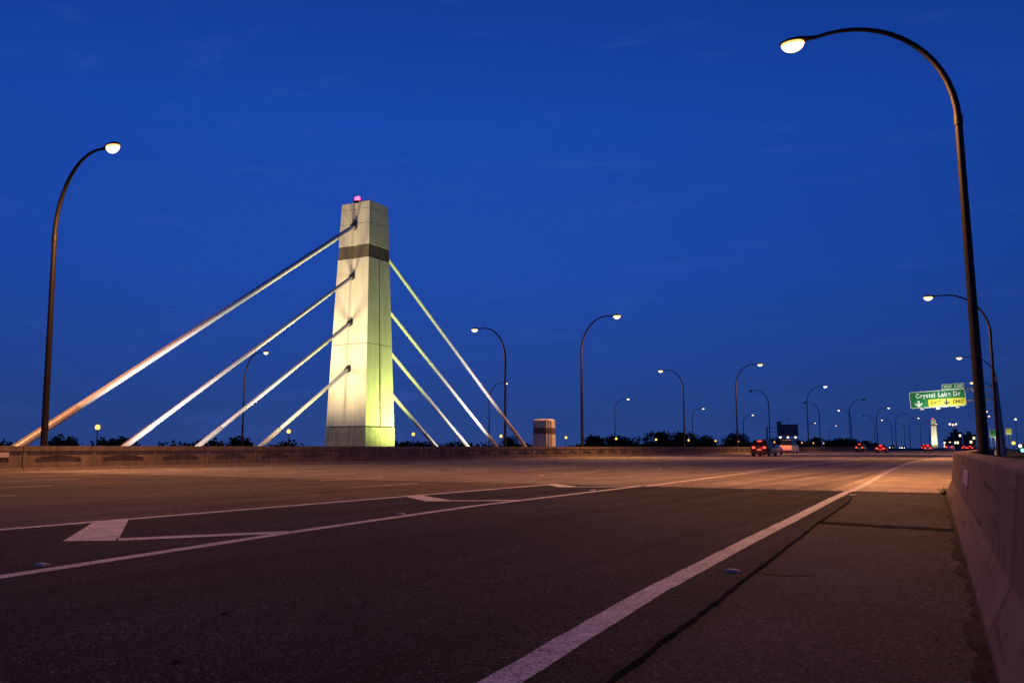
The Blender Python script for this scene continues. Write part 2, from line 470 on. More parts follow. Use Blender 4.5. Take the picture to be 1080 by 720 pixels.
MB().loft([[face_pt(a,b_,-.01) for a,b_ in pc],[face_pt(a,b_,.010) for a,b_ in pc]]).build('marker_plate', M['pink'], bt)

# ------------------------------------------------------------------ median wall with arch panels
wt = thing('median_wall', (0,0,0), 'long low brown concrete wall with recessed arch panels beyond the lanes', 'wall')
XF = -36.5; H = 1.06
wm = MB(); led = MB()
P0 = 21.52; PITCH = 3.27
def panel(y0, y1):
    xf = XF; d = .07
    c = (y0+y1)/2; hw = (y1-y0)*.33; zb = .36; zs = .50; rise = .15; n = 12
    zlo, zhi = .12, .84
    colsy = [c-hw + 2*hw*i/n for i in range(n+1)]
    arc = [zs + rise*(1-((yy-c)/hw)**2) for yy in colsy]
    wm.add([(xf,y0,zlo),(xf,colsy[0],zlo),(xf,colsy[0],zhi),(xf,y0,zhi)], [(0,1,2,3)])
    wm.add([(xf,colsy[-1],zlo),(xf,y1,zlo),(xf,y1,zhi),(xf,colsy[-1],zhi)], [(0,1,2,3)])
    for i in range(n):
        a, b_ = colsy[i], colsy[i+1]
        wm.add([(xf,a,zlo),(xf,b_,zlo),(xf,b_,zb),(xf,a,zb)], [(0,1,2,3)])
        wm.add([(xf,a,arc[i]),(xf,b_,arc[i+1]),(xf,b_,zhi),(xf,a,zhi)], [(0,1,2,3)])
        wm.add([(xf-d,a,zb),(xf-d,b_,zb),(xf-d,b_,arc[i+1]),(xf-d,a,arc[i])], [(0,1,2,3)])
        wm.add([(xf,a,arc[i]),(xf,b_,arc[i+1]),(xf-d,b_,arc[i+1]),(xf-d,a,arc[i])], [(0,1,2,3)])
        wm.add([(xf,a,zb),(xf,b_,zb),(xf-d,b_,zb),(xf-d,a,zb)], [(0,1,2,3)])
    for k_ in (0, n):
        yy = colsy[k_]; wm.add([(xf,yy,zb),(xf-d,yy,zb),(xf-d,yy,arc[k_]),(xf,yy,arc[k_])], [(0,1,2,3)])
y = P0 - PITCH*16; i = 0
while y < 335:
    gap0 = .03 if i % 4 == 0 else 0
    y1 = y + PITCH
    if y < 330: panel(y+gap0, y1)
    else: wm.add([(XF,y,.12),(XF,y1,.12),(XF,y1,.84),(XF,y,.84)], [(0,1,2,3)])
    wm.box(XF-.36, XF+.045, y+gap0, y1-.001, .842, H)             # coping
    if y < 330:
        wm.box(XF-.02, XF+.03, y+gap0+.0, y+gap0+.16, .12, .84)   # pilaster
        led.box(XF+.001, XF+.16, y+gap0, y1, 0, .118)
    else: led.box(XF+.001, XF+.16, y, y1, 0, .118)
    y = y1; i += 1
wm.build('wall_face', M['wall'], wt, recalc=False)
led.build('base_ledge', M['wall_ledge'], wt)
MB().box(XF-.34, XF-.09, P0-PITCH*16, 335, 0, .84).build('wall_core', M['groove'], wt)
MB().box(XF+.001, XF+.03, 20.2, 20.95, .58, .80).build('number_plate', M['marker'], wt)

# ------------------------------------------------------------------ cable stayed pylon
def ring_at(z, hx, hy, gx=.26, gd=.13, rg=.07, rd=.09):
    """cross section with a wide shallow channel on the two cable faces and a slim groove on the side faces"""
    return [(-hx,-hy,z),(-gx,-hy,z),(-gx*.6,-hy+gd,z),(gx*.6,-hy+gd,z),(gx,-hy,z),(hx,-hy,z),
            (hx,-rg,z),(hx-rd,-rg*.8,z),(hx-rd,rg*.8,z),(hx,rg,z),
            (hx,hy,z),(gx,hy,z),(gx*.6,hy-gd,z),(-gx*.6,hy-gd,z),(-gx,hy,z),(-hx,hy,z),
            (-hx,rg,z),(-hx+rd,rg*.8,z),(-hx+rd,-rg*.8,z),(-hx,-rg,z)]
def plain_ring(z, hx, hy): return [(-hx,-hy,z),(hx,-hy,z),(hx,hy,z),(-hx,hy,z)]
PB, PT = (1.86,1.66), (1.36,1.10)
ZT = 19.35
def hxy(z): t = (z-2.5)/(ZT-2.5); return PB[0]+(PT[0]-PB[0])*t, PB[1]+(PT[1]-PB[1])*t
def make_pylon(name, loc, label):
    t = thing(name, loc, label, 'pylon', 'bridge pylons')
    s = MB()
    cuts = [2.53, 8.55, 15.0]
    for z0, z1 in ((2.53,8.53),(8.57,15.02)):
        s.loft([ring_at(z, *hxy(z)) for z in (z0, z1)])
    for z0, z1 in ((16.02,17.68),(17.72,18.82),(18.85,ZT)):
        s.loft([ring_at(z, *hxy(z), rd=.0) for z in (z0, z1)])
    s.build('shaft', M['pylon'], t, recalc=True)
    MB().loft([ring_at(z, hxy(z)[0]-.02, hxy(z)[1]-.02, rd=.0) for z in (15.02,16.02)]).build('brown_band', M['band'], t)
    MB().loft([plain_ring(z, hxy(z)[0]-.20, hxy(z)[1]-.20) for z in (2.4,19.2)]).build('joint_core', M['groove'], t)
    b = MB()
    b.loft([plain_ring(-.1,1.93,1.73), plain_ring(2.46,1.90,1.70)])
    b.build('base_block', M['pylon_block'], t, bevel=.03)
    p = MB(); p.box(-.1,.75,-.45,.35,ZT+.002,ZT+.30); p.build('equipment_box', M['black'], t, bevel=.03)
    bc = MB(); bc.box(-.42,.02,-.82,-.53,ZT+.001,ZT+.30)
    bs = bc.build('beacon_stand', M['black'], t)
    for x, y_, z in ((-.35,-.6,ZT+.48),(-.05,-.75,ZT+.42)):
        MB().ell((x,y_,z),(.15,.15,.17)).build('beacon', M['beacon'], bs, smooth=True)
    return t
PX, PY = -41.5, 49.7
pyl = make_pylon('bridge_pylon', (PX,PY,0), 'tall floodlit concrete cable pylon with brown band behind the median wall')
far = make_pylon('bridge_pylon', (-40,630,0), 'distant small floodlit pylon at the far end of the road')
MB().ell((0,0,-50),(.1,.1,.1))
# uplights on the median at the pylon's foot
def uplight(loc, target, energy, color, spot, label, soft=.15):
    t = thing('flood_light', loc, label, 'floodlight', 'floodlights at the pylon feet')
    MB().box(-.06,.06,-.06,.06,0,.28).build('stand', M['black'], t)
    hb = MB(); hb.box(-.22,.22,-.16,.16,.28,.5); hb.build('housing', M['black'], t, bevel=.02)
    MB().box(-.19,.19,-.13,.13,.502,.512).build('lens', M['lamp_white'], t)
    lamp('flood_beam', 'SPOT', (0,0,.56), t, energy, color, soft, spot, Vector(target)-Vector(loc), 1.0)
WARM = (1,.76,.38); LIME = (.80,1,.22)
uplight((PX-2.3,PY-11.5,0), (PX-.2,PY-1.5,13), 14000, WARM, 80, 'floodlight in the median on the far side of the cables before the pylon', .85)
uplight((PX+2.3,PY-11.5,0), (PX+.2,PY-1.5,12.5), 14000, WARM, 80, 'floodlight in the median on the road side of the cables before the pylon', .85)
uplight((PX+4.4,PY+2.2,0), (PX+1.5,PY-.4,11.0), 8200, LIME, 145, 'floodlight tucked behind the wall below the lime lit pylon side')
uplight((-40.5,617,0), (-40,630,10), 26000, (1,.95,.6), 80, 'floodlight at the foot of the distant pylon')

# stay cables
ANCH_L = [24.4,30.2,35.1,40.0]; ATT_L = [17.6,13.7,10.2,6.76]
ANCH_R = [74.9,69.3,64.3,59.4]
ATT_R = [17.0,12.9,9.75,6.6]
names = ['outermost','second','third','innermost']
for side, an, at in (('left',ANCH_L,ATT_L),('right',ANCH_R,ATT_R)):
    for i in range(4):
        hy = hxy(at[i])[1]
        p1 = Vector((PX, PY - hy + .1 if side == 'left' else PY + hy - .1, at[i]))
        p0 = Vector((PX, an[i], 1.15)); d = (p0-p1).normalized()
        p0 = p0 + d*1.6
        t = thing('stay_cable', p0, f'{names[i]} white stay cable on the {side} side of the tall pylon', 'cable', 'stay cables of the tall pylon')
        q = p1 - p0; L = q.length; u = q.normalized()
        r = (.175,.13,.125,.125)[i] if side == 'left' else .138
        nseg = int(L/.5)
        MB().tube([u*(1.0+(L-1.0)*q/nseg) for q in range(nseg+1)], r, 16).build('cable_sheath', M['cable'], t, smooth=True)
        sl = 3.6 if i else 5.2
        MB().tube([u*(-.2+sl*q/10) for q in range(11)], r+.035, 16).build('anchor_sleeve', M['sleeve'], t, smooth=True)
        MB().tube([u*(L-.30), u*(L-.08)], r+.10, 14).build('collar', M['black'], t, smooth=True)

# one wide floodlight for each fan of cables
uplight((PX+4.2,31.0,0), (PX,35.0,7.0), 5200, (1,.92,.84), 150, 'floodlight behind the wall under the left fan of cables', .4)
uplight((PX+4.2,65.5,0), (PX,61.5,7.5), 4400, (1,.93,.84), 150, 'floodlight behind the wall under the right fan of cables', .4)

# short capped pillar further along the median
t = thing('stone_pillar', (-41.5,79.1,0), 'short capped concrete pillar standing behind the wall right of the cables', 'pillar')
b = MB(); b.loft([ring_at(z, 0.80, 1.02, .05,.0, .20,.22) for z in (0,2.35)]); b.loft([ring_at(z, .77, 0.99,.05,.0, .20,.22) for z in (3.0,3.72)])
b.build('shaft', M['pylon'], t)
MB().loft([ring_at(z, .755,.975,.05,.0,.20,.22) for z in (2.352,2.998)]).build('brown_band', M['band'], t)
MB().loft([plain_ring(3.722,.79,1.01), plain_ring(3.80,.77,.99), plain_ring(3.92,.5,.7)]).build('cap', M['pylon'], t)

# ------------------------------------------------------------------ street lamps
def arm_path(Hh, reach, n=14):
    zb = Hh*.745; a = reach*.86; bq = Hh - zb
    pts = [(0,0,0),(0,0,zb*.5),(0,0,zb)]
    for i in range(1, n+1):
        q = math.pi/2*i/n*1.02
        pts.append((a*(1-math.cos(q)), 0, zb + bq*math.sin(min(q,math.pi/2))))
    pts.append((reach, 0, Hh-.04))
    return pts
def make_lamp(Hh=14.1, reach=3.7, lens='lamp_on', label='', group=''):
    t = thing('street_lamp', (0,0,0), label, 'street lamp', group)
    pts = arm_path(Hh, reach); m_ = len(pts)
    rad = [.155,.13,.105] + [.105-.05*(i/(m_-4)) for i in range(m_-3)]
    MB().tube(pts, rad, 12).build('pole', M['pole'], t, smooth=True)
    MB().tube([(0,0,0),(0,0,.07)], .28, 12).build('base_plate', M['pole'], t)
    h = MB()
    rings = []
    for s, (ry, zt, zb) in ((-.10,(.05,.05,-.05)),(.15,(.10,.08,-.07)),(.40,(.19,.14,-.05)),(.75,(.21,.15,-.04)),(1.0,(.15,.08,-.03)),(1.08,(.05,.02,-.02))):
        rings.append([(reach+s, ry*math.cos(2*math.pi*k/10), Hh-.02+(zt if math.sin(2*math.pi*k/10) > 0 else -zb)*math.sin(2*math.pi*k/10)) for k in range(10)])
    hd = h.loft(rings).build('lamp_head', M['pole'], t, smooth=True)
    MB().ell((reach+.66,0,Hh-.05),(.38,.23,.31),16,3,-.22,.02).build('refractor', M[lens+'_rim'], hd, smooth=True)
    MB().ell((reach+.66,0,Hh-.055),(.38,.23,.31),16,6,-1,-.20).build('lens', M[lens], hd, smooth=True)
    MB().tube([(0,0,Hh*.735),(0,0,Hh*.755)], .125, 12).build('joint_collar', M['pole'], t, smooth=True)
    return t
protos = {}
def street_lamp(x, y, face, lens, label, group, Hh=14.1, reach=3.7, energy=0, lean=0, z=0):
    key = (Hh, reach, lens)
    if key not in protos:
        t = make_lamp(Hh, reach, lens, label, group); protos[key] = t
    else:
        t = copy_tree(protos[key]); tag(t, label, 'street lamp', group)
        for c in [c for c in t.children if c.type == 'LIGHT']: bpy.data.objects.remove(c)
    t.location = (x,y,z); t.rotation_euler = (0, lean, 0 if face > 0 else math.pi)
    if energy and y < 260:
        lamp('lamp_light','SPOT',(reach+.66,0,Hh-.36), t, energy, SOD, .18, 165, (reach+.66,0,0), .75)
    return t
SOD = (1,.40,.125)
E = 20000
G1 = 'street lamps along the right roadside'
for i, (x, y, e) in enumerate([(-.53,28,E),(-.5,84,E),(-.5,144,E),(-.5,201,E*.8),(-.5,253,E*.6),(-.5,310,0),(-.5,366,0),(-.5,422,0)]):
    lab = 'large street lamp behind the right barrier, lit and bending left over the ramp' if i == 0 else f'lit street lamp bending left, {ORD[i]} from the camera along the right roadside'
    street_lamp(x, y, -1, 'lamp_on', lab, G1, 14.4, 4.0, e, lean=(R(.45) if i == 0 else 0))
street_lamp(-.0, -26, -1, 'lamp_on', 'lit street lamp of the right roadside row standing behind the camera', G1, 14.4, 4.0, E*.13)
G2 = 'street lamps on the median wall bending right'
med = [(22.7,'lamp_on',E*.85),(78.5,'lamp_on',E),(136.5,'lamp_on',E),(193.5,'lamp_white',E*.3),(252,'lamp_off',0),(310,'lamp_on',E*.8),(367,'lamp_off',0),(424,'lamp_on',E*.5),(482,'lamp_off',0),(540,'lamp_on',0)]
for i, (y, ln, e) in enumerate(med):
    lab = 'tall lit street lamp at the left of the photo, bending right over the wall' if i == 0 else \
        f"{'unlit' if ln=='lamp_off' else ('pale lit' if ln=='lamp_white' else 'lit')} street lamp bending right, {ORD[i]} from the camera along the median wall"
    street_lamp(-36.87, y, 1, ln, lab, G2, 14.1, 3.3, e, lean=(R(-1.5) if i == 0 else 0))
street_lamp(-36.87, -33, 1, 'lamp_on', 'lit street lamp of the median wall row standing behind the camera', G2, 14.1, 3.3, E*.3)
G3 = 'street lamps in the median bending left'
for i, (y, ln, e) in enumerate([(79.8,'lamp_on',E*.6),(139.5,'lamp_on',E*.6),(200,'lamp_off',0),(262,'lamp_off',0),(322,'lamp_on',E*.4),(384,'lamp_off',0),(446,'lamp_on',0),(508,'lamp_off',0)]):
    street_lamp(-46.6, y, -1, ln, f"{'unlit' if ln=='lamp_off' else 'lit'} street lamp bending left over the opposite road, {ORD[i]} from the camera", G3, 14.1, 3.3, e)
G4 = 'street lamps beyond the opposite road'
for i, (y, ln, e) in enumerate([(85,'lamp_on',E*.7),(151,'lamp_on',E*.6),(217,'lamp_on',E*.5),(284,'lamp_white',0),(350,'lamp_on',0),(416,'lamp_off',0),(482,'lamp_on',0),(548,'lamp_on',0)]):
    street_lamp(-92, y, 1, ln, f"{'unlit' if ln=='lamp_off' else ('pale lit' if ln=='lamp_white' else 'lit')} street lamp bending right, {ORD[i]} from the camera in the farthest row", G4, 14.1, 3.3, e)

# globe lamps along the far walkway
gl = None
for i in range(16):
    lab = f'yellow globe lamp on a short post beyond the opposite road, {ORD[i]} from the left'
    if gl is None:
        gl = thing('globe_lamp', (0,0,0), lab, 'globe lamp', 'yellow globe lamps along the far walkway')
        MB().tube([(0,0,0),(0,0,.5),(0,0,2.85)], [.10,.065,.05], 10).build('post', M['pole'], gl, smooth=True)
        MB().tube([(0,0,2.85),(0,0,2.97)], [.08,.16], 10).build('collar', M['pole'], gl)
        MB().ell((0,0,3.22),(.26,.26,.30)).build('globe', M['globe_on'], gl, smooth=True)
        MB().tube([(0,0,3.53),(0,0,3.60),(0,0,3.68)], [.14,.08,.02], 8).build('finial', M['pole'], gl)
        o = gl
    else:
        o = copy_tree(gl); tag(o, lab)
    o.location = (-88, 60.2 + 29.6*i, 0)

# ------------------------------------------------------------------ overhead exit sign on its cantilever post
def text_obj(body, size, loc, mat, parent, name='lettering', w=None, space=1.0, bold=.022):
    cu = bpy.data.curves.new('t','FONT'); cu.body = body; cu.size = size; cu.align_x = 'CENTER'; cu.align_y = 'CENTER'
    cu.extrude = .006; cu.offset = size*bold; cu.space_character = space
    tmp = bpy.data.objects.new('t', cu); COL.objects.link(tmp)
    dg = bpy.context.evaluated_depsgraph_get()
    me = bpy.data.meshes.new_from_object(tmp.evaluated_get(dg))
    bpy.data.objects.remove(tmp); me.name = name
    if w:
        xs_ = [v.co.x for v in me.vertices]; k = w/(max(xs_)-min(xs_))
        for v in me.vertices: v.co.x *= k
    me.materials.clear(); me.materials.append(mat)
    o = bpy.data.objects.new(name, me); COL.objects.link(o); o.parent = parent
    o.location = loc; o.rotation_euler = (R(90),0,0)
    return o
def rrect(x0,x1,z0,z1,r,y0,y1,k=5):
    pts = []
    for cx_,cz,a0 in ((x1-r,z0+r,-90),(x1-r,z1-r,0),(x0+r,z1-r,90),(x0+r,z0+r,180)):
        for i in range(k+1):
            a = R(a0+90*i/k); pts.append((cx_+r*math.cos(a), cz+r*math.sin(a)))
    return MB().loft([[(x,y0,z) for x,z in pts],[(x,y1,z) for x,z in pts]])
SY = 130
sg = thing('exit_sign', (-.35,SY,0), 'green and yellow overhead exit sign hung from a grey cantilever post', 'road sign')
MB().tube([(0,.4,-.1),(0,.4,9.75)], [.46,.34], 14).build('post', M['galv'], sg, smooth=True)
ar = MB()
for z in (7.35, 9.0):
    for yy in (.2,.6): ar.tube([(0,yy,z),(-8.6,yy,z)], .075, 8)
for i in range(6):
    a, b_ = -1.45*i, -1.45*(i+1)
    ar.tube([(a,.2,7.35 if i%2 else 9.0),(b_,.2,9.0 if i%2 else 7.35)], .05, 6)
ar.build('truss_arm', M['galv'], sg, smooth=True)
x0, x1, z0, z1 = -10.55, -3.55, 6.72, 9.02
pn = rrect(x0,x1,z0,z1,.28,-.02,.05).build('sign_border', M['sign_white'], sg)
pg_ = rrect(x0+.09,x1-.09,z0+.09,z1-.09,.22,-.03,-.021).build('sign_panel', M['sign_green'], pn)
py_ = rrect(-8.2,x1-.09,z0+.09,7.82,.05,-.04,-.031).build('exit_only_panel', M['sign_yellow'], pn)
tb = rrect(-6.35,x1-.05,z1+.02,z1+.78,.12,-.02,.05).build('exit_tab', M['sign_white'], sg)
rrect(-6.35+.07,x1-.12,z1+.09,z1+.71,.09,-.03,-.021).build('tab_panel', M['sign_green'], tb)
text_obj('Crystal Lake Dr', .86, (-6.95,-.042,8.40), M['sign_white'], pn, w=5.6, space=1.22, bold=.032)
text_obj('EXIT', .46, (-5.55,-.042,z1+.40), M['sign_white'], tb, w=.95)
text_obj('12B', .58, (-4.35,-.042,z1+.40), M['sign_white'], tb, w=.95)
text_obj('EXIT', .62, (-7.25,-.052,7.33), M['sign_black'], pn, w=1.35)
text_obj('ONLY', .62, (-4.5,-.052,7.33), M['sign_black'], pn, w=1.35)
def arrow(cx_, cz, s, y_, mat):
    pts = [(-.13,.5),(-.13,-.02),(-.5,.2),(-.5,-.02),(0,-.5),(.5,-.02),(.5,.2),(.13,-.02),(.13,.5)]
    MB().loft([[(cx_+a*s,y_,cz+b_*s) for a,b_ in pts],[(cx_+a*s,y_+.008,cz+b_*s) for a,b_ in pts]]).build('arrow', mat, pn)
arrow(-9.45,7.30,.95,-.042,M['sign_white']); arrow(-5.95,7.33,.80,-.052,M['sign_black'])
for x in (-8.9,-6.9,-4.5):
    f = MB(); f.tube([(x,.1,6.75),(x,-1.0,6.45)], .035, 6); f.box(x-.25,x+.25,-1.2,-.9,6.40,6.54)
    fx = f.build('sign_light', M['galv'], sg)
    MB().box(x-.2,x+.2,-1.15,-.95,6.542,6.56).build('lens', M['lamp_white'], fx)
    if x == -6.9: lamp('sign_beam','SPOT',(x,-3.2,6.3), sg, 900, (1,1,.86), .3, 150, (x,0,8.2), .5)
for o in (pn, tb): o.location = (0,0,0)
sg.rotation_euler = (0, R(-2.2), R(-6))

# sign seen from behind, for the opposite road
bs = thing('sign_back', (-76,345,0), 'back of a large overhead sign with white lights along its foot', 'road sign')
MB().tube([(-5.5,.3,0),(-5.5,.3,9.3)], [.4,.3], 10).build('post', M['galv'], bs, smooth=True)
a = MB(); a.tube([(-5.5,.3,8.5),(5.5,.3,8.5)], .10, 6); a.tube([(-5.5,.3,7.0),(5.5,.3,7.0)], .10, 6); a.build('truss_arm', M['galv'], bs)
MB().box(-1.5,6.6,-.05,.06,5.2,9.9).build('panel_back', M['sign_back'], bs, bevel=.05)
rb = MB()
for z in (5.9,6.8,7.7,8.6,9.3): rb.box(-1.4,6.5,-.16,-.052,z,z+.10)
rb.build('stiffener', M['galv'], bs)
MB().box(-1.5,.3,-.04,.05,9.92,11.1).build('tab_back', M['sign_back'], bs)
for x in (-.3,2.6,5.5):
    MB().ell((x,-.1,4.85),(.38,.3,.3)).build('sign_light', M['lamp_white'], bs, smooth=True)

# ------------------------------------------------------------------ far right: small signs, traffic signal, lamps
def small_sign(x, y, w_, z0, z1, mat, label):
    t = thing('highway_sign', (x,y,-2), label, 'road sign', 'distant road signs on the right')
    pp = MB(); pp.tube([(-w_*.3,.1,-4),(-w_*.3,.1,z1+2)], .12, 8); pp.tube([(w_*.3,.1,-4),(w_*.3,.1,z1+2)], .12, 8); pp.build('post', M['galv'], t)
    b_ = MB().box(-w_/2,w_/2,-.05,.05,z0+2,z1+2).build('border', M['sign_white'], t)
    MB().box(-w_/2+.12,w_/2-.12,-.06,-.052,z0+2.12,z1+1.88).build('panel', mat, b_)
    lamp('sign_beam','POINT',(0,-3.0,z0+1.6), t, 160, (.95,1,.7), .2)
small_sign(-3.1,310,1.7,4.1,6.5,M['sign_green'],'small distant green sign just right of the big pole')
small_sign(-1.5,312,1.5,4.1,6.5,M['sign_green'],'small distant green sign tucked beside the sign post')
small_sign(1.3,316,1.6,5.0,7.0,M['sign_yellow'],'small distant yellow sign right of the sign post')
ts = thing('traffic_signal', (3.1,205,-6.2), 'green traffic signal glowing at the right edge beyond the barrier', 'traffic signal')
MB().tube([(0,0,-1),(0,0,8.1)], .10, 8).build('post', M['galv'], ts)
MB().box(-.25,.25,-.2,.2,6.3,7.9).build('housing', M['black'], ts, bevel=.04)
for z, mt in ((7.62,'lamp_off'),(7.1,'lamp_off'),(6.58,'green_on')):
    MB().ell((0,-.2,z),(.30 if mt=='green_on' else .17,.14,.30 if mt=='green_on' else .17)).build('lens', M[mt], ts, smooth=True)
for (x,y,z,mt,lb) in ((1.46,190,1.8,'globe_on','orange lit lamp on a post between the sign post and the signal'),(2.65,200,1.25,'lamp_white','pale lit lamp on a post left of the green signal'),(3.6,330,10.2,'lamp_white','high pale lamp on a thin mast right of the sign post')):
    t = thing('post_lamp', (x,y,-6.4), lb, 'lamp', 'small lamps in the low ground on the right')
    MB().tube([(0,0,-1),(0,0,z+6.1)], .08, 8).build('post', M['galv'], t)
    MB().ell((0,0,z+6.4),(.30,.30,.30)).build('globe', M[mt], t, smooth=True)

mt_ = thing('mast_light', (-27.3,600,0), 'high mast light with a cluster of pale lamps over the distant buildings', 'mast light')
MB().tube([(0,0,-7),(0,0,15.6)], [.3,.16], 8).build('mast', M['galv'], mt_)
MB().tube([(-1.9,0,15.2),(1.9,0,15.2)], .09, 6).build('crossarm', M['galv'], mt_)
for x, z in ((-1.7,15.3),(0,14.8),(1.7,15.3)):
    MB().ell((x,0,z),(.55,.4,.45)).build('lamp_head', M['lamp_on'], mt_, smooth=True)
# far buildings
def office(x, y, w_, d_, h_, rows, cols, lit, label, seed):
    rnd = random.Random(seed)
    t = thing('office_building', (x,y,-7), label, 'building', 'office blocks on the horizon')
    MB().box(-w_/2,w_/2,0,d_,0,h_).build('wall', M['office'], t)
    MB().box(-w_/2-.3,w_/2+.3,-.3,d_+.3,h_+.002,h_+.8).build('roof', M['office'], t)
    MB().box(-w_*.2,w_*.15,d_*.3,d_*.6,h_+.802,h_+3).build('roof_plant', M['office'], t)
    for r_ in range(rows):
        for c in range(cols):
            cx_ = -w_/2 + (c+.5)*w_/cols; z = 7.5 + (r_+.5)*(h_-8)/rows
            on = rnd.random() < lit
            MB().box(cx_-w_/cols*.34, cx_+w_/cols*.34, -.06, -.002, z-.8, z+.8).build('window', M['win_on'] if on else M['glass'], t)
office(-30,690,7,12,18,4,4,.2,'dark office block with few lit windows right of the distant pylon',3)
office(-22,700,8,12,16.5,3,4,.3,'low office block with bright windows left of the big pole',5)
office(-36,730,9,12,13,2,5,.5,'long low lit building just right of the distant pylon',8)

# ------------------------------------------------------------------ cars
def car_mesh(kind):
    """side outline (y along the car, rear at negative y), lofted across the width with tumblehome"""
    if kind == 'sedan':
        low = [(-2.3,.35),(-2.34,.62),(-2.28,.95),(-1.75,1.02),(1.0,.98),(1.9,.86),(2.28,.70),(2.34,.45),(2.25,.2),(-2.2,.2)]
        cab = [(-1.75,1.02),(-1.05,1.42),(.15,1.45),(1.05,.98)]; wid = .90; roofw = .62
    elif kind == 'suv':
        low = [(-2.3,.42),(-2.36,.70),(-2.34,1.12),(-2.2,1.18),(1.0,1.14),(1.95,1.06),(2.3,.90),(2.36,.55),(2.25,.24),(-2.2,.24)]
        cab = [(-2.25,1.18),(-1.95,1.76),(.2,1.78),(1.05,1.14)]; wid = .95; roofw = .72
    else:
        low = [(-2.7,.45),(-2.74,.75),(-2.72,1.25),(-2.7,1.3),(1.5,1.26),(2.4,1.14),(2.68,.95),(2.72,.55),(2.6,.25),(-2.6,.25)]
        cab = [(-2.7,1.3),(-2.55,2.15),(1.1,2.15),(1.75,1.26)]; wid = 1.0; roofw = .82
    return low, cab, wid, roofw
PAINT = {'silver':mat_plain('silver_car_paint',(.35,.35,.37),.25,.6),'dark':mat_plain('dark_car_paint',(.02,.022,.03),.22,.3),
         'white':mat_plain('white_car_paint',(.62,.62,.62),.28),'maroon':mat_plain('maroon_car_paint',(.12,.015,.018),.25,.3)}
def make_car(kind, paint, label, group, beam=True):
    low, cab, wid, rw = car_mesh(kind)
    t = thing('parked_car' if False else 'car', (0,0,0), label, 'car', group)
    b = MB()
    rings = []
    for x, k in ((-wid,.93),(-wid*.97,.985),(-wid*.85,1.0),(wid*.85,1.0),(wid*.97,.985),(wid,.93)):
        cz = .6; rings.append([(x, yy*(.5+.5*k), cz+(zz-cz)*k) for yy, zz in low])
    b.loft(rings)
    bd = b.build('body', PAINT[paint], t, smooth=True, bevel=.03)
    c0 = [(-wid*.93,yy,zz-.02) if i in (0,3) else (-rw,yy,zz) for i,(yy,zz) in enumerate(cab)]
    c1 = [(-x,yy,zz) for x,yy,zz in c0]
    MB().loft([c0,c1]).build('cabin_glass', M['glass'], t, bevel=.04)
    (a0,z0_),(a1,z1_),(a2,z2_),(a3,z3_) = cab
    MB().add([(s*(rw*.96),yy,z1_+dz) for dz in (.008,.045) for s, yy in ((-1,a1+.02),(1,a1+.02),(1,a2),(-1,a2))], [(0,1,2,3),(4,5,6,7),(0,1,5,4),(1,2,6,5),(2,3,7,6),(3,0,4,7)]).build('roof', PAINT[paint], t, bevel=.015)
    yr = low[1][0]; zt = low[2][1]
    for s in (-1,1):
        for yy in (-len(low)*0-1.38, 1.42):
            wl = MB().tube([(s*(wid-.2),yy,.33),(s*(wid+.01),yy,.33)], .33, 18).build('wheel', M['rubber'], t, smooth=True)
            MB().tube([(s*(wid+.005),yy,.33),(s*(wid+.02),yy,.33)], .2, 14).build('rim', M['rim'], wl)
        tl = MB().box(s*wid*.62-.14, s*wid*.62+.14, yr-.03, yr+.12, zt-.24, zt-.06).build('tail_lamp', M['tail'], t, bevel=.01)
        yf = low[7][0]
        MB().box(s*wid*.66-.15, s*wid*.66+.15, yf-.16, yf+.03, low[6][1]-.12, low[6][1]+.04).build('head_lamp', M['head'], t, bevel=.01)
        MB().box(s*(wid+.02)-.08, s*(wid+.02)+.08, a3-.35, a3-.2, z3_, z3_+.14).build('mirror', PAINT[paint], t, bevel=.02)
    MB().box(-.26,.26,yr-.035,yr+.02,zt-.46,zt-.32).build('number_plate', M['plate'], t)
    MB().box(-.25,.25,a0+.22,a0+.30,z1_-.12,z1_-.05).build('brake_lamp', M['tail'], t)
    MB().box(-wid*.9,wid*.9,yr-.05,yr+.05,.34,.5).build('bumper', M['black'], t, bevel=.02)
    lamp('tail_glow','POINT',(0,yr-.9,zt-.3), t, 34, (1,.03,.015), .3)
    if beam: lamp('head_beam','SPOT',(0,low[7][0]+.12,low[6][1]), t, 800, (1,.92,.8), .2, 70, (0,12,.1), .8)
    return t
cp = {}
def car(kind, paint, x, y, rz, label, group):
    if (kind,paint) not in cp or y > 150 and False:
        o = make_car(kind, paint, label, group); cp[(kind,paint)] = o
    else:
        o = copy_tree(cp[(kind,paint)]); tag(o, label, 'car', group)
    for c in [c for c in o.children if c.type == 'LIGHT' and (y > 180 or rz)]: bpy.data.objects.remove(c)
    o.location = (x,y,.002); o.rotation_euler = (0,0,rz); return o
GC = 'cars driving away with red tail lamps'
car('suv','dark',-23.5,98,0,'dark SUV with red tail lamps, nearest of the cars driving away',GC)
car('sedan','silver',-27.2,118,0,'silver sedan with red tail lamps in the lane by the median wall',GC)
car('van','white',-30.9,146,0,'white van with red tail lamps close along the median wall',GC)
car('sedan','maroon',-19.8,172,0,'maroon sedan with red tail lamps ahead in the middle lanes',GC)
car('suv','dark',-27.2,200,0,'dark SUV with red tail lamps far ahead by the median wall',GC)
car('sedan','silver',-16.2,232,0,'silver sedan with red tail lamps far ahead in the right lane',GC)
car('van','white',-12.5,250,0,'white van with red tail lamps near the end of the visible road',GC)
car('suv','dark',-19.9,285,0,'dark SUV with red tail lamps, small near the far pylon',GC)
car('sedan','maroon',-9.0,290,0,'small maroon sedan with red tail lamps below the exit sign',GC)
car('suv','silver',-23.5,320,0,'small silver SUV with red tail lamps below the far pylon',GC)
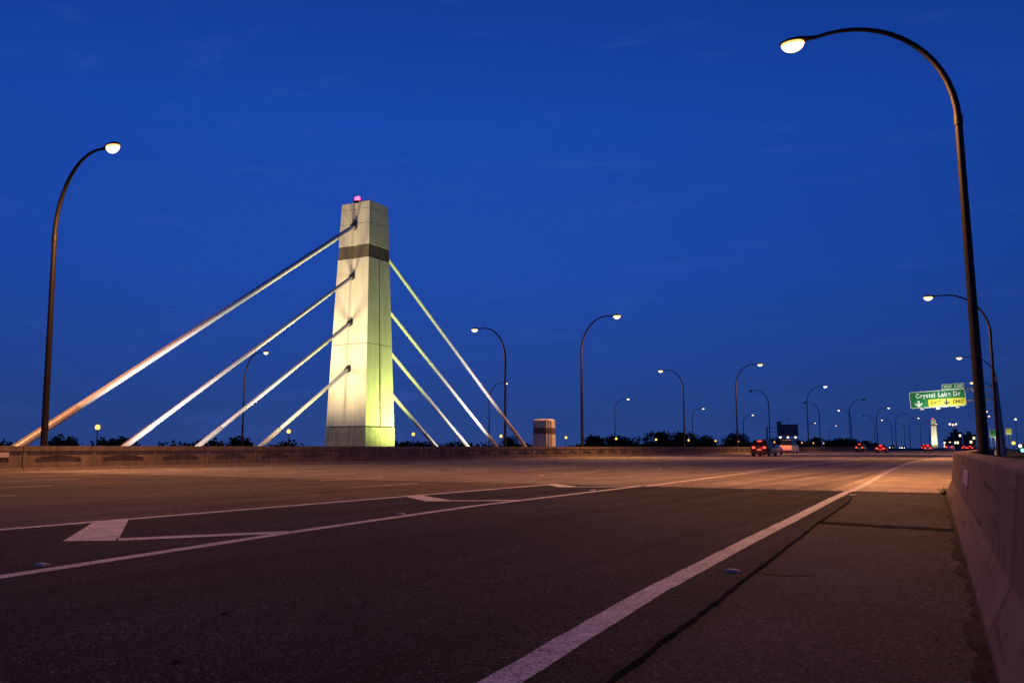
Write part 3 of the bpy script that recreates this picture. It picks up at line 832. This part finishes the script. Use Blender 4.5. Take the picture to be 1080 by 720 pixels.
car('sedan','silver',-12.5,345,0,'tiny silver sedan with red tail lamps, farthest car driving away',GC)
GH = 'oncoming cars with headlights on the opposite road'
for i, (k,p,x,y,lb) in enumerate([('suv','dark',-50.5,480,'dark SUV with headlights on, nearest of the oncoming cars'),('van','white',-54,520,'white van with headlights on among the oncoming cars'),
    ('sedan','silver',-50.5,540,'silver sedan with headlights on among the oncoming cars'),('sedan','maroon',-57.5,600,'maroon sedan with headlights on among the oncoming cars'),('suv','dark',-54,575,'dark SUV with headlights on, farthest of the oncoming cars')]):
    car(k,p,x,y,math.pi,lb,GH)

# ------------------------------------------------------------------ trees along the horizon
def make_crown(seed, rx, rz):
    rnd = random.Random(seed); m_ = MB()
    lobes = [(rnd.uniform(-.55,.55)*rx, rnd.uniform(-.55,.55)*rx, rnd.uniform(-.5,.55)*rz, rnd.uniform(.38,.62)) for _ in range(9)]
    for lx,ly,lz,s in lobes:
        for _ in range(95):
            v = Vector((rnd.gauss(0,1),rnd.gauss(0,1),rnd.gauss(0,1))).normalized()*rnd.uniform(.55,1.08)
            c = Vector((lx+v.x*rx*s, ly+v.y*rx*s, lz+v.z*rz*s))
            a = Vector((rnd.gauss(0,1),rnd.gauss(0,1),rnd.gauss(0,1))).normalized()*rnd.uniform(.22,.5)
            b_ = a.orthogonal().normalized()*rnd.uniform(.15,.35)
            m_.add([c-a, c-b_, c+a, c+b_], [(0,1,2,3)])
    return m_
tp = []
for k, (rx, rz, th) in enumerate([(3.6,3.0,5.2),(4.6,2.8,4.6),(2.8,3.6,5.8),(5.4,3.2,5.0)]):
    t = thing('tree', (0,0,0), 'x', 'tree', 'dark trees along the horizon')
    tk = MB().tube([(0,0,-.3),(.1,0,th*.5),(.05,.1,th)], [.26,.2,.12], 8)
    for q in range(4):
        an = q*1.57+k; tk.tube([(.08,.05,th*.7),(math.cos(an)*rx*.5,math.sin(an)*rx*.5,th+rz*.3)], [.1,.04], 6)
    tk.build('trunk', M['bark'], t)
    cr = make_crown(20+k, rx, rz).build('crown', M['leaf'], t, recalc=False); cr.location = (0,0,th+rz*.45)
    tp.append([t, False])
rnd = random.Random(11)
shape = ['rounded','broad','slim','wide spreading']
seen = {}
def tree(x, y, k, s, z=-7):
    t, used = tp[k]
    if used: t = copy_tree(t)
    tp[k][1] = True
    t.location = (x,y,z); t.scale = (s,s,s); t.rotation_euler = (0,0,rnd.uniform(0,6.28)); return t
spots = []
y = 22
while y < 900:
    x = -118 - rnd.uniform(0,26)
    spots.append((x, y, rnd.choice([0,1,2,3]), rnd.uniform(.84,1.0)+y/2300))
    y += rnd.uniform(3.6,6.2) * (1 + y/330)
y = 260
while y < 900:
    spots.append((-108-rnd.uniform(0,8), y, rnd.choice([0,1,3]), rnd.uniform(1.2,1.75))); y += rnd.uniform(12,26)
for i in range(10):
    spots.append((rnd.uniform(30,190), rnd.uniform(420,700), rnd.choice([0,1,3]), rnd.uniform(.7,1.1)))
spots.sort(key=lambda s: math.atan2(s[0], s[1]))
def place_word(i, n): return f'number {i+1} of {n}'
for i, (x,y,k,s) in enumerate(spots):
    t = tree(x,y,k,s)
    t['label'] = 'TMP'; t['_i'] = i
TENS = ['','','twenty','thirty','forty','fifty','sixty','seventy','eighty','ninety']
ONES = ['','first','second','third','fourth','fifth','sixth','seventh','eighth','ninth','tenth','eleventh','twelfth','thirteenth','fourteenth','fifteenth','sixteenth','seventeenth','eighteenth','nineteenth']
TEN_O = ['','','twentieth','thirtieth','fortieth','fiftieth','sixtieth','seventieth','eightieth','ninetieth']
def ordinal(n):
    if n < 20: return ONES[n]
    if n >= 100: return 'hundred-and-' + ordinal(n-100) if n > 100 else 'hundredth'
    return TEN_O[n//10] if n%10 == 0 else TENS[n//10] + '-' + ONES[n%10]
allt = sorted([o for o in sc.objects if o.get('category') == 'tree'], key=lambda o: math.atan2(o.location.x, o.location.y))
for i, o in enumerate(allt):
    k = [q for q,(p,_) in enumerate(tp) if p.children[0].data == o.children[0].data or p.children[1].data == o.children[0].data][0]
    o['label'] = f'dark {shape[k]} tree on the skyline, {ordinal(i+1)} from the left in the tree line'
    if '_i' in o: del o['_i']

# weeds and litter
wd = MB(); rnd = random.Random(3)
for i in range(60):
    a = rnd.uniform(0,6.28); r0 = rnd.uniform(0,.10); h_ = rnd.uniform(.06,.22); l = rnd.uniform(.02,.12)
    bx_, by_ = math.cos(a)*r0, math.sin(a)*r0; tx, ty = bx_+math.cos(a)*l, by_+math.sin(a)*l
    wd.add([(bx_-.004,by_,0),(bx_+.004,by_,0),(tx,ty,h_)], [(0,1,2)])
o = wd.build('weed_tuft', M['weed'], recalc=False); o.location = (-1.17,20.6,0)
tag(o, 'small dry weed tuft growing where the barrier meets the deck joint', 'plant')
lf = None
for x, y, a, lb in ((-4.05,3.65,.3,'reddish fallen leaf lying on the asphalt at the lower left'),(-3.35,2.75,1.2,'reddish fallen leaf at the bottom edge of the road'),(-1.78,9.6,2.0,'dry leaf lying on the grey shoulder')):
    if lf is None:
        lf = MB().add([(-.035,0,.002),(0,-.014,.010),(.04,0,.004),(0,.016,.012)], [(0,1,2),(0,2,3)]).build('fallen_leaf', M['debris'], recalc=False); o = lf
    else:
        o = lf.copy(); COL.objects.link(o)
    o.location = (x,y,top if x < -2 else -.002); o.rotation_euler = (0,0,a)
    tag(o, lb, 'leaf', 'fallen leaves on the road')
